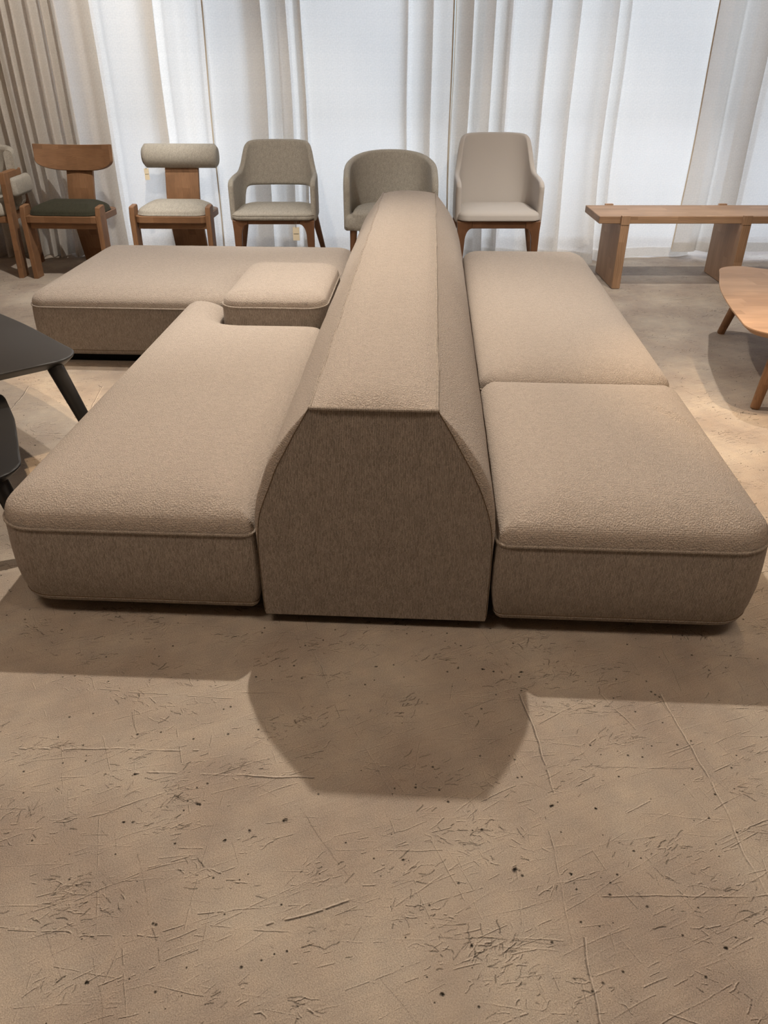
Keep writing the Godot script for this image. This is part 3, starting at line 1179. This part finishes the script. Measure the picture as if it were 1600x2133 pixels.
# ------------------------------------------------------------------ chairs
func tag_card(label: String, at: Vector3, turn: float, size: Vector2, cord: float) -> void:
	var root := thing("price_tag", label, "tag", at, turn, "")
	var g := Geo.new()
	g.box(Vector3(0, -cord - size.y / 2, 0), Vector3(size.x, size.y, 0.0016), 0.0004)
	put("card", g, m.card, root)
	var c := Geo.new()
	for s in [-1, 1]:
		c.tube(PackedVector3Array([Vector3(0.004 * s, 0, 0), Vector3(0.006 * s, -cord * 0.5, 0.001), Vector3(0, -cord - 0.006, 0.001)]), 0.0009, 5)
	put("cord", c, m.thread, root)
	var p := Geo.new()
	p.box(Vector3(0, -cord - size.y * 0.5, 0.0012), Vector3(size.x * 0.75, size.y * 0.035, 0.0006), 0.0001)
	put("print", p, m.ink, root)


func cushion_part(called: String, corners: Array, y0: float, seam: float, rise: float, crown: float, roll: float, mt: Material, root: Node, piped := false) -> void:
	var o := outline(corners, 0.05, 6)
	var height := func(d: float, _q: Vector2) -> float:
		var a := clampf(d / roll, 0.0, 1.0)
		return seam + rise * pow(1.0 - pow(1.0 - a, 2.2), 1.0 / 2.2) + crown * (1.0 - exp(-maxf(d - roll * 0.4, 0.0) / 0.12))
	var g := top_panel(o, height, roll, 0.04)
	var s := skirt(o, [Vector2(0, seam), Vector2(0.004, lerpf(seam, y0, 0.4)), Vector2(0.003, lerpf(seam, y0, 0.75)), Vector2(-0.004, y0 + 0.004), Vector2(-0.012, y0)], true)
	g.t.append_array(s.t)
	put(called, g, mt, root, 60.0)
	if piped:
		var p := Geo.new()
		p.tube(ring3(pushed(o, 0.001), seam), 0.0028, 6, true)
		put("seat_piping", p, mt, root)


# slab-legged chair: two plank legs in front, one bent plank behind
func slab_chair(label: String, at: Vector3, turn: float, wide: float, plank: float, seat_mat: Material, round_front: float) -> Node3D:
	var root := thing("dining_chair", label, "chair", at, turn, "chairs lined up along the curtains")
	var a := wide / 2
	# seat frame: a flat rounded board
	var f := Geo.new()
	var fr := PackedVector2Array()
	for q in pushed(outline([Vector3(-a + 0.03, -0.215, round_front), Vector3(a - 0.03, -0.215, round_front), Vector3(a - 0.02, 0.185, 0.07), Vector3(-a + 0.02, 0.185, 0.07)], 0.2, 5), 0.0):
		fr.append(q)
	f.prism(fr, 0.37, 0.415, 0.004, Transform3D(Basis(Vector3.RIGHT, -PI / 2), Vector3.ZERO))
	put("seat_frame", f, m.teak_across, root)
	var r := Geo.new()
	r.box(Vector3(0, 0.349, 0.165), Vector3(wide - 0.08, 0.042, 0.03), 0.003)
	put("apron_rail", r, m.teak_across, root)
	for s in [-1, 1]:
		var g := Geo.new()
		var p := PackedVector2Array([Vector2(-0.135, 0.0), Vector2(-0.225, 0.0), Vector2(-0.22, 0.40), Vector2(-0.205, 0.468), Vector2(-0.195, 0.475), Vector2(-0.125, 0.48), Vector2(-0.115, 0.472)])
		# profile in (−z, y), thickness along x
		var xf := Transform3D(Basis(Vector3(0, 0, 1), Vector3.UP, Vector3(-1, 0, 0)), Vector3(s * (a - 0.017) , 0, 0))
		var fl := PackedVector2Array()
		for q in p:
			fl.append(Vector2(-q.x, q.y))
		g.prism(fl, -0.017, 0.017, 0.003, xf)
		put("front_leg", g, m.teak_along, root)
	# bent back plank in side view: floor, knee under the seat, up to the backrest
	var b := Geo.new()
	var grid := []
	for q in curve(PackedVector2Array([Vector2(-0.275, 0.0), Vector2(-0.215, 0.22), Vector2(-0.178, 0.40), Vector2(-0.188, 0.50), Vector2(-0.235, 0.66), Vector2(-0.262, 0.745)]), 4):
		var row := PackedVector3Array()
		for k in 5:
			row.append(Vector3((k / 4.0 - 0.5) * plank, q.y, q.x))
		grid.append(row)
	b.slab(grid, 0.03, 3, 0.25)
	put("back_post", b, m.teak_along, root)
	cushion_part("seat_cushion", [Vector3(-a + 0.036, -0.205, 0.09), Vector3(a - 0.036, -0.205, 0.09), Vector3(a - 0.03, 0.150, 0.12), Vector3(-a + 0.03, 0.150, 0.12)], 0.414, 0.424, 0.050, 0.030, 0.11, seat_mat, root)
	return root


func make_slab_chairs() -> void:
	var c := slab_chair("teak slab-back chair with a curved wooden backrest and dark green seat", Vector3(-2.165, 0, -5.665), -0.07, 0.555, 0.185, m.green_velvet, 0.012)
	var g := Geo.new()
	var grid := []
	for i in 25:
		var u := sin((i / 12.0 - 1.0) * PI / 2)
		var w := minf(1.0, maxf(0.0, absf(u) - 0.25) / 0.75)
		var lo := 0.648 + 0.07 * (1.0 - pow(1.0 - pow(w, 2.1), 1.0 / 2.1)) + 0.006 * w
		var hi := 0.806 + 0.012 * u * u
		var row := PackedVector3Array()
		for k in 9:
			var y := lerpf(lo, hi, k / 8.0)
			row.append(Vector3(0.274 * u, y, -0.222 + 0.075 * u * u - 0.16 * (y - 0.72)))
		grid.append(row)
	g.slab(grid, 0.026, 3, 0.25)
	put("backrest", g, m.teak_across, c)
	c = slab_chair("teak slab-back chair with a round beige bolster for a backrest", Vector3(-1.435, 0, -5.665), -0.03, 0.55, 0.232, m.linen_beige, 0.05)
	g = Geo.new()
	var path := PackedVector3Array()
	var rad := []
	for k in 29:
		var x := lerpf(-0.262, 0.262, k / 28.0)
		var e := clampf((0.262 - absf(x)) / 0.022, 0.0, 1.0)
		path.append(Vector3(x, 0.738, -0.238))
		rad.append(0.078 * (0.72 + 0.28 * sqrt(1.0 - pow(1.0 - e, 2.0))))
	g.tube(path, rad, 28)
	put("bolster", g, m.linen_beige, c, 50.0)
	tag_card("small cream paper tag hanging from the end of the round bolster", Vector3(-1.662, 0.688, -5.83), 0.5, Vector2(0.032, 0.075), 0.022)


func along(c: PackedVector2Array, u: float) -> float:
	for i in c.size() - 1:
		if u <= c[i + 1].x:
			return lerpf(c[i].y, c[i + 1].y, clampf((u - c[i].x) / maxf(1e-5, c[i + 1].x - c[i].x), 0, 1))
	return c[c.size() - 1].y


# a shell seat: superellipse plan open to the front; heights of its upper and lower rims vary along it
func shell(half: float, front: float, rear: float, expo: float, top: Callable, low: Callable, narrow: float, lean: float, arm_h: float, thick: float) -> Geo:
	var plan := PackedVector2Array()
	for k in 12:
		plan.append(Vector2(-half, lerpf(front, 0.0, k / 12.0)))
	for k in range(1, 64):
		var w := -PI / 2 + PI * k / 64.0
		plan.append(Vector2(half * signf(sin(w)) * pow(absf(sin(w)), expo), -rear * pow(absf(cos(w)), expo)))
	for k in 12:
		plan.append(Vector2(half, lerpf(0.0, front, (k + 1) / 12.0)))
	var grid := []
	var n := plan.size()
	for i in n:
		var u := absf(2.0 * i / (n - 1) - 1.0)
		var row := PackedVector3Array()
		var a: float = low.call(u, plan[i])
		var b: float = top.call(u, plan[i])
		for k in 15:
			var y := lerpf(a, b, k / 14.0)
			var up := maxf(0.0, y - arm_h + 0.10)
			var at := plan[i]
			var deep := clampf(-at.y / rear, 0.0, 1.0)
			row.append(Vector3(at.x * (1.0 - narrow * up * smoothstep(0.0, 0.5, deep)), y, at.y - lean * maxf(0.0, y - 0.42) * deep))
		grid.append(row)
	var g := Geo.new()
	g.slab(grid, thick, 5)
	return g


func bracket_legs(root: Node, half: float, front: float, apron: float, top: float, thick: float) -> void:
	# front apron between two legs whose shoulders sweep into it
	var ap := Geo.new()
	ap.box(Vector3(0, top - apron / 2, front - 0.02), Vector3(half * 2 - 0.198, apron, 0.03), 0.003)
	put("apron", ap, m.walnut_across, root)
	for s in [-1, 1]:
		var p := PackedVector2Array([Vector2(0.0, top), Vector2(0.004, top - 0.07), Vector2(0.008, 0.0), Vector2(0.036, 0.0)])
		for k in 9:
			var w := PI / 2 * k / 8.0
			p.append(Vector2(0.054 + 0.045 * (1.0 - cos(w)), top - apron - 0.085 + 0.085 * sin(w)))
		p.append(Vector2(0.099, top))
		var fl := PackedVector2Array()
		for q in p:
			fl.append(Vector2(-s * (half - q.x), q.y))
		var g := Geo.new()
		g.prism(fl, front - 0.042, front - 0.002, 0.0025)
		put("front_leg", g, m.walnut_along, root)
		var side := Geo.new()
		side.box(Vector3(s * (half - 0.03), top - apron / 2, front - 0.24), Vector3(0.026, apron, 0.40), 0.003)
		put("side_rail", side, m.walnut_across, root)
		var r := Geo.new()
		r.tube(PackedVector3Array([Vector3(s * (half - 0.035), top - 0.005, -0.15), Vector3(s * (half + 0.005), 0.2, -0.21), Vector3(s * (half + 0.045), 0.0, -0.265)]), [0.026, 0.020, 0.014], 12)
		put("rear_leg", r, m.walnut_along, root)


func make_shell_chairs() -> void:
	# open back
	var open_rim := curve(PackedVector2Array([Vector2(0, 0.826), Vector2(0.20, 0.825), Vector2(0.33, 0.821), Vector2(0.40, 0.806), Vector2(0.445, 0.772), Vector2(0.49, 0.715), Vector2(0.55, 0.672), Vector2(0.63, 0.648), Vector2(0.80, 0.640), Vector2(0.96, 0.632), Vector2(1.0, 0.612)]), 6)
	var gap_rim := curve(PackedVector2Array([Vector2(0, 0.578), Vector2(0.32, 0.577), Vector2(0.41, 0.567), Vector2(0.46, 0.545), Vector2(0.495, 0.50), Vector2(0.52, 0.45), Vector2(0.545, 0.415), Vector2(1.0, 0.412)]), 6)
	var high_rim := curve(PackedVector2Array([Vector2(0, 0.868), Vector2(0.20, 0.867), Vector2(0.34, 0.863), Vector2(0.41, 0.850), Vector2(0.455, 0.818), Vector2(0.50, 0.755), Vector2(0.55, 0.695), Vector2(0.61, 0.655), Vector2(0.70, 0.636), Vector2(0.95, 0.620), Vector2(1.0, 0.600)]), 6)
	var root := thing("armchair", "beige upholstered armchair with an open gap between its backrest and seat", "chair", Vector3(-0.735, 0, -5.58), 0.0, "chairs lined up along the curtains")
	var top := func(u: float, p: Vector2) -> float:
		return along(open_rim, u)
	var low := func(u: float, p: Vector2) -> float:
		return along(gap_rim, u)
	put("shell", shell(0.268, 0.185, 0.21, 0.62, top, low, 0.16, 0.30, 0.62, 0.036), m.linen_beige, root, 60.0)
	cushion_part("seat", [Vector3(-0.276, -0.24, 0.06), Vector3(0.276, -0.24, 0.06), Vector3(0.25, 0.19, 0.12), Vector3(-0.25, 0.19, 0.12)], 0.408, 0.440, 0.022, 0.02, 0.07, m.linen_beige, root, true)
	# the seat's corners in front reach out under the arms
	bracket_legs(root, 0.272, 0.225, 0.024, 0.406, 0.04)
	tag_card("cream paper tag hanging in front of the open-back armchair's leg", Vector3(-0.585, 0.437, -5.337), 0.0, Vector2(0.044, 0.085), 0.068)
	# tub
	root = thing("armchair", "beige tub chair with one rounded shell, half hidden behind the sofa backrest", "chair", Vector3(0.045, 0, -5.60), 0.0, "chairs lined up along the curtains")
	top = func(u: float, p: Vector2) -> float:
		return 0.618 + 0.142 * pow(maxf(0.0, cos(minf(u, 1.0) * PI / 2)), 0.85) - 0.03 * smoothstep(0.96, 1.0, u)
	low = func(u: float, p: Vector2) -> float:
		return 0.345
	put("shell", shell(0.292, 0.16, 0.25, 0.86, top, low, 0.05, 0.12, 0.60, 0.045), m.linen_beige, root, 60.0)
	cushion_part("seat", [Vector3(-0.262, -0.225, 0.04), Vector3(0.262, -0.225, 0.04), Vector3(0.24, 0.17, 0.17), Vector3(-0.24, 0.17, 0.17)], 0.335, 0.430, 0.03, 0.02, 0.07, m.linen_beige, root)
	var fb := Geo.new()
	fb.box(Vector3(0, 0.384, 0.15), Vector3(0.615, 0.10, 0.15), 0.025)
	put("seat_front", fb, m.linen_beige, root, 60.0)
	for q in [Vector2(-0.25, 0.17), Vector2(0.25, 0.17), Vector2(-0.2, -0.2), Vector2(0.2, -0.2)]:
		var g := Geo.new()
		g.tube(PackedVector3Array([Vector3(q.x, 0.34, q.y), Vector3(q.x * 1.06, 0.0, q.y * 1.12)]), [0.025, 0.013], 12)
		put("leg", g, m.walnut_along, root)
	# high back
	root = thing("armchair", "greige high-back armchair with low arms and dark wooden bracket legs", "chair", Vector3(0.765, 0, -5.58), 0.0, "chairs lined up along the curtains")
	top = func(u: float, p: Vector2) -> float:
		return along(high_rim, u)
	low = func(u: float, p: Vector2) -> float:
		return 0.40
	put("shell", shell(0.272, 0.165, 0.22, 0.62, top, low, 0.10, 0.28, 0.62, 0.036), m.leather_beige, root, 60.0)
	cushion_part("seat", [Vector3(-0.278, -0.24, 0.07), Vector3(0.278, -0.24, 0.07), Vector3(0.245, 0.19, 0.10), Vector3(-0.245, 0.19, 0.10)], 0.402, 0.425, 0.036, 0.016, 0.06, m.leather_beige, root)
	bracket_legs(root, 0.278, 0.225, 0.045, 0.40, 0.04)


func make_side_chair() -> void:      # cut by the left edge of the picture
	var root := thing("armchair", "wooden armchair with beige padded arm and back, cut off at the far left edge", "chair", Vector3(-2.85, 0, -5.72), 0.0, "chairs lined up along the curtains")
	for s in [-1, 1]:
		var g := Geo.new()
		g.prism(PackedVector2Array([Vector2(-0.245, 0.0), Vector2(-0.155, 0.0), Vector2(-0.105, 0.665), Vector2(-0.115, 0.675), Vector2(-0.175, 0.675), Vector2(-0.185, 0.66)]), -0.019, 0.019, 0.004, Transform3D(Basis(Vector3(0, 0, -1), Vector3.UP, Vector3(1, 0, 0)), Vector3(s * 0.30, 0, 0)))
		put("front_leg", g, m.teak_along, root)
		var a := Geo.new()
		a.box(Vector3(s * 0.30, 0.653, 0.02), Vector3(0.04, 0.048, 0.22), 0.006)
		put("arm_rail", a, m.teak_across, root)
		var p := Geo.new()
		p.box(Vector3(s * 0.32, 0.570, -0.03), Vector3(0.06, 0.125, 0.29), 0.022)
		put("arm_pad", p, m.linen_beige, root, 60.0)
		var r := Geo.new()
		r.prism(PackedVector2Array([Vector2(0.22, 0.0), Vector2(0.26, 0.0), Vector2(0.21, 0.5), Vector2(0.16, 0.5)]), -0.017, 0.017, 0.004, Transform3D(Basis(Vector3(0, 0, -1), Vector3.UP, Vector3(1, 0, 0)), Vector3(s * 0.26, 0, 0)))
		put("rear_leg", r, m.walnut_along, root)
	var top := func(u: float, p: Vector2) -> float:
		return 0.775 - 0.02 * u * u
	var low := func(u: float, p: Vector2) -> float:
		return 0.47
	put("backrest", shell(0.29, -0.06, 0.22, 0.8, top, low, 0.25, 0.15, 0.60, 0.06), m.linen_beige, root, 60.0)
	cushion_part("seat", [Vector3(-0.27, -0.19, 0.05), Vector3(0.27, -0.19, 0.05), Vector3(0.25, 0.20, 0.1), Vector3(-0.25, 0.20, 0.1)], 0.40, 0.45, 0.035, 0.015, 0.06, m.linen_beige, root)
	var f := Geo.new()
	f.box(Vector3(0, 0.378, 0.0), Vector3(0.55, 0.045, 0.36), 0.004)
	put("seat_frame", f, m.teak_across, root)
	tag_card("cream paper tag hanging from the armchair at the far left edge", Vector3(-2.675, 0.47, -5.50), 0.2, Vector2(0.06, 0.08), 0.02)


# ------------------------------------------------------------------ bench and tables
func make_bench() -> void:
	var root := thing("bench", "low wooden bench with thick slab legs in front of the curtains at right", "bench", Vector3(0, 0, 0), 0.0)
	var t := Geo.new()
	t.box(Vector3(2.19, 0.436, -5.42), Vector3(1.60, 0.046, 0.405), 0.003)
	put("bench_top", t, m.oak_across, root)
	for x in [1.555, 2.34, 2.90]:
		if x == 2.90:
			continue
		var g := Geo.new()
		g.box(Vector3(x, 0.207, -5.42), Vector3(0.056, 0.41, 0.46), 0.003)
		g.box(Vector3(x, 0.435, -5.42 + 0.2175), Vector3(0.056, 0.062, 0.025), 0.002)
		g.box(Vector3(x, 0.435, -5.42 - 0.2175), Vector3(0.056, 0.062, 0.025), 0.002)
		put("slab_leg", g, m.oak_along, root)
		var f := Geo.new()
		f.box(Vector3(x, 0.003, -5.42), Vector3(0.05, 0.006, 0.44), 0.001)
		put("felt_pad", f, m.black, root)


func pick_table(called: String, label: String, corners: Array, h: float, thick: float, legs: Array, top_mat: Material, leg_mat: Material, radii: Array, bow: float, group := "") -> void:
	var root := thing(called, label, "table", Vector3.ZERO, 0.0, group)
	var o := outline(corners, 0.05, 10)
	# gently bowed sides: push the straight runs outwards
	var c := Vector2.ZERO
	for q in o:
		c += q.p
	c /= o.size()
	var base := pushed(o, 0.0)
	var bowed := PackedVector2Array()
	for i in base.size():
		var best := 1e9
		for k in corners:
			best = minf(best, base[i].distance_to(Vector2(k.x, k.y)))
		bowed.append(base[i] + (base[i] - c).normalized() * bow * smoothstep(0.0, 0.6, best))
	var n := bowed.size()
	var loops := []
	for s in [Vector2(-0.006, h), Vector2(-0.001, h - 0.0015), Vector2(0.0, h - 0.006), Vector2(-0.004, h - 0.012), Vector2(-0.03, h - thick), Vector2(-0.04, h - thick)]:
		var r := PackedVector3Array()
		for i in n:
			var d := (bowed[(i + 1) % n] - bowed[(i + n - 1) % n]).normalized()
			var q: Vector2 = bowed[i] + Vector2(d.y, -d.x) * s.x
			r.append(Vector3(q.x, s.y, -q.y))
		loops.append(r)
	var g := Geo.new()
	g.rows(loops, true)
	g.orient(0, Vector3(c.x, h - thick / 2, -c.y))
	for e in [0, loops.size() - 1]:
		var fl := PackedVector2Array()
		for p in loops[e]:
			fl.append(Vector2(p.x, p.z))
		var f := Geometry2D.triangulate_polygon(fl)
		for i in range(0, f.size(), 3):
			var a: Vector3 = loops[e][f[i]]
			var b: Vector3 = loops[e][f[i + 1]]
			var d: Vector3 = loops[e][f[i + 2]]
			g.tri_out(a, b, d, Vector3(a.x, h - thick / 2, a.z))
	put("tabletop", g, top_mat, root, 35.0)
	for l in legs:
		var lg := Geo.new()
		var foot: Vector3 = l[0]
		var head: Vector3 = l[1]
		lg.tube(PackedVector3Array([foot, foot.lerp(head, 0.015), foot.lerp(head, 0.5), head]), [radii[0] * 0.86, radii[0], (radii[0] + radii[1]) / 2, radii[1]], 16)
		put("leg", lg, leg_mat, root)


func make_tables() -> void:
	pick_table("coffee_table", "rounded triangular wooden coffee table with turned legs, cut by the right edge", [Vector3(1.515, 3.02, 0.13), Vector3(2.72, 3.70, 0.16), Vector3(1.87, 4.42, 0.12)], 0.36, 0.032, [[Vector3(1.672, 0, -3.205), Vector3(1.73, 0.335, -3.24)], [Vector3(1.915, 0, -4.265), Vector3(1.965, 0.335, -4.17)], [Vector3(2.56, 0, -3.72), Vector3(2.47, 0.335, -3.72)]], m.oak_across, m.teak_along, [0.021, 0.026], 0.045)
	pick_table("coffee_table", "taller black triangular coffee table at the left edge, beside the chaise", [Vector3(-1.10, 2.73, 0.10), Vector3(-2.02, 3.58, 0.12), Vector3(-2.0, 2.07, 0.12)], 0.42, 0.034, [[Vector3(-1.075, 0, -2.67), Vector3(-1.215, 0.39, -2.70)], [Vector3(-2.0, 0, -3.45), Vector3(-1.9, 0.39, -3.32)], [Vector3(-1.98, 0, -2.2), Vector3(-1.88, 0.39, -2.33)]], m.black_wood_across, m.black_wood_along, [0.020, 0.030], 0.02, "nest of black coffee tables")
	pick_table("coffee_table", "lower black triangular coffee table nearest the camera at the left edge", [Vector3(-1.075, 2.02, 0.10), Vector3(-1.52, 2.86, 0.14), Vector3(-2.02, 1.72, 0.14)], 0.30, 0.034, [[Vector3(-1.10, 0, -2.02), Vector3(-1.21, 0.27, -2.10)], [Vector3(-1.55, 0, -2.76), Vector3(-1.53, 0.27, -2.62)], [Vector3(-1.95, 0, -1.75), Vector3(-1.85, 0.27, -1.84)]], m.black_wood_across, m.black_wood_along, [0.020, 0.030], 0.02, "nest of black coffee tables")


func _ready() -> void:
	make_camera()
	make_sky()
	make_materials()
	make_room()
	make_curtains()
	make_sofa()
	make_side_chair()
	make_slab_chairs()
	make_shell_chairs()
	make_bench()
	make_tables()
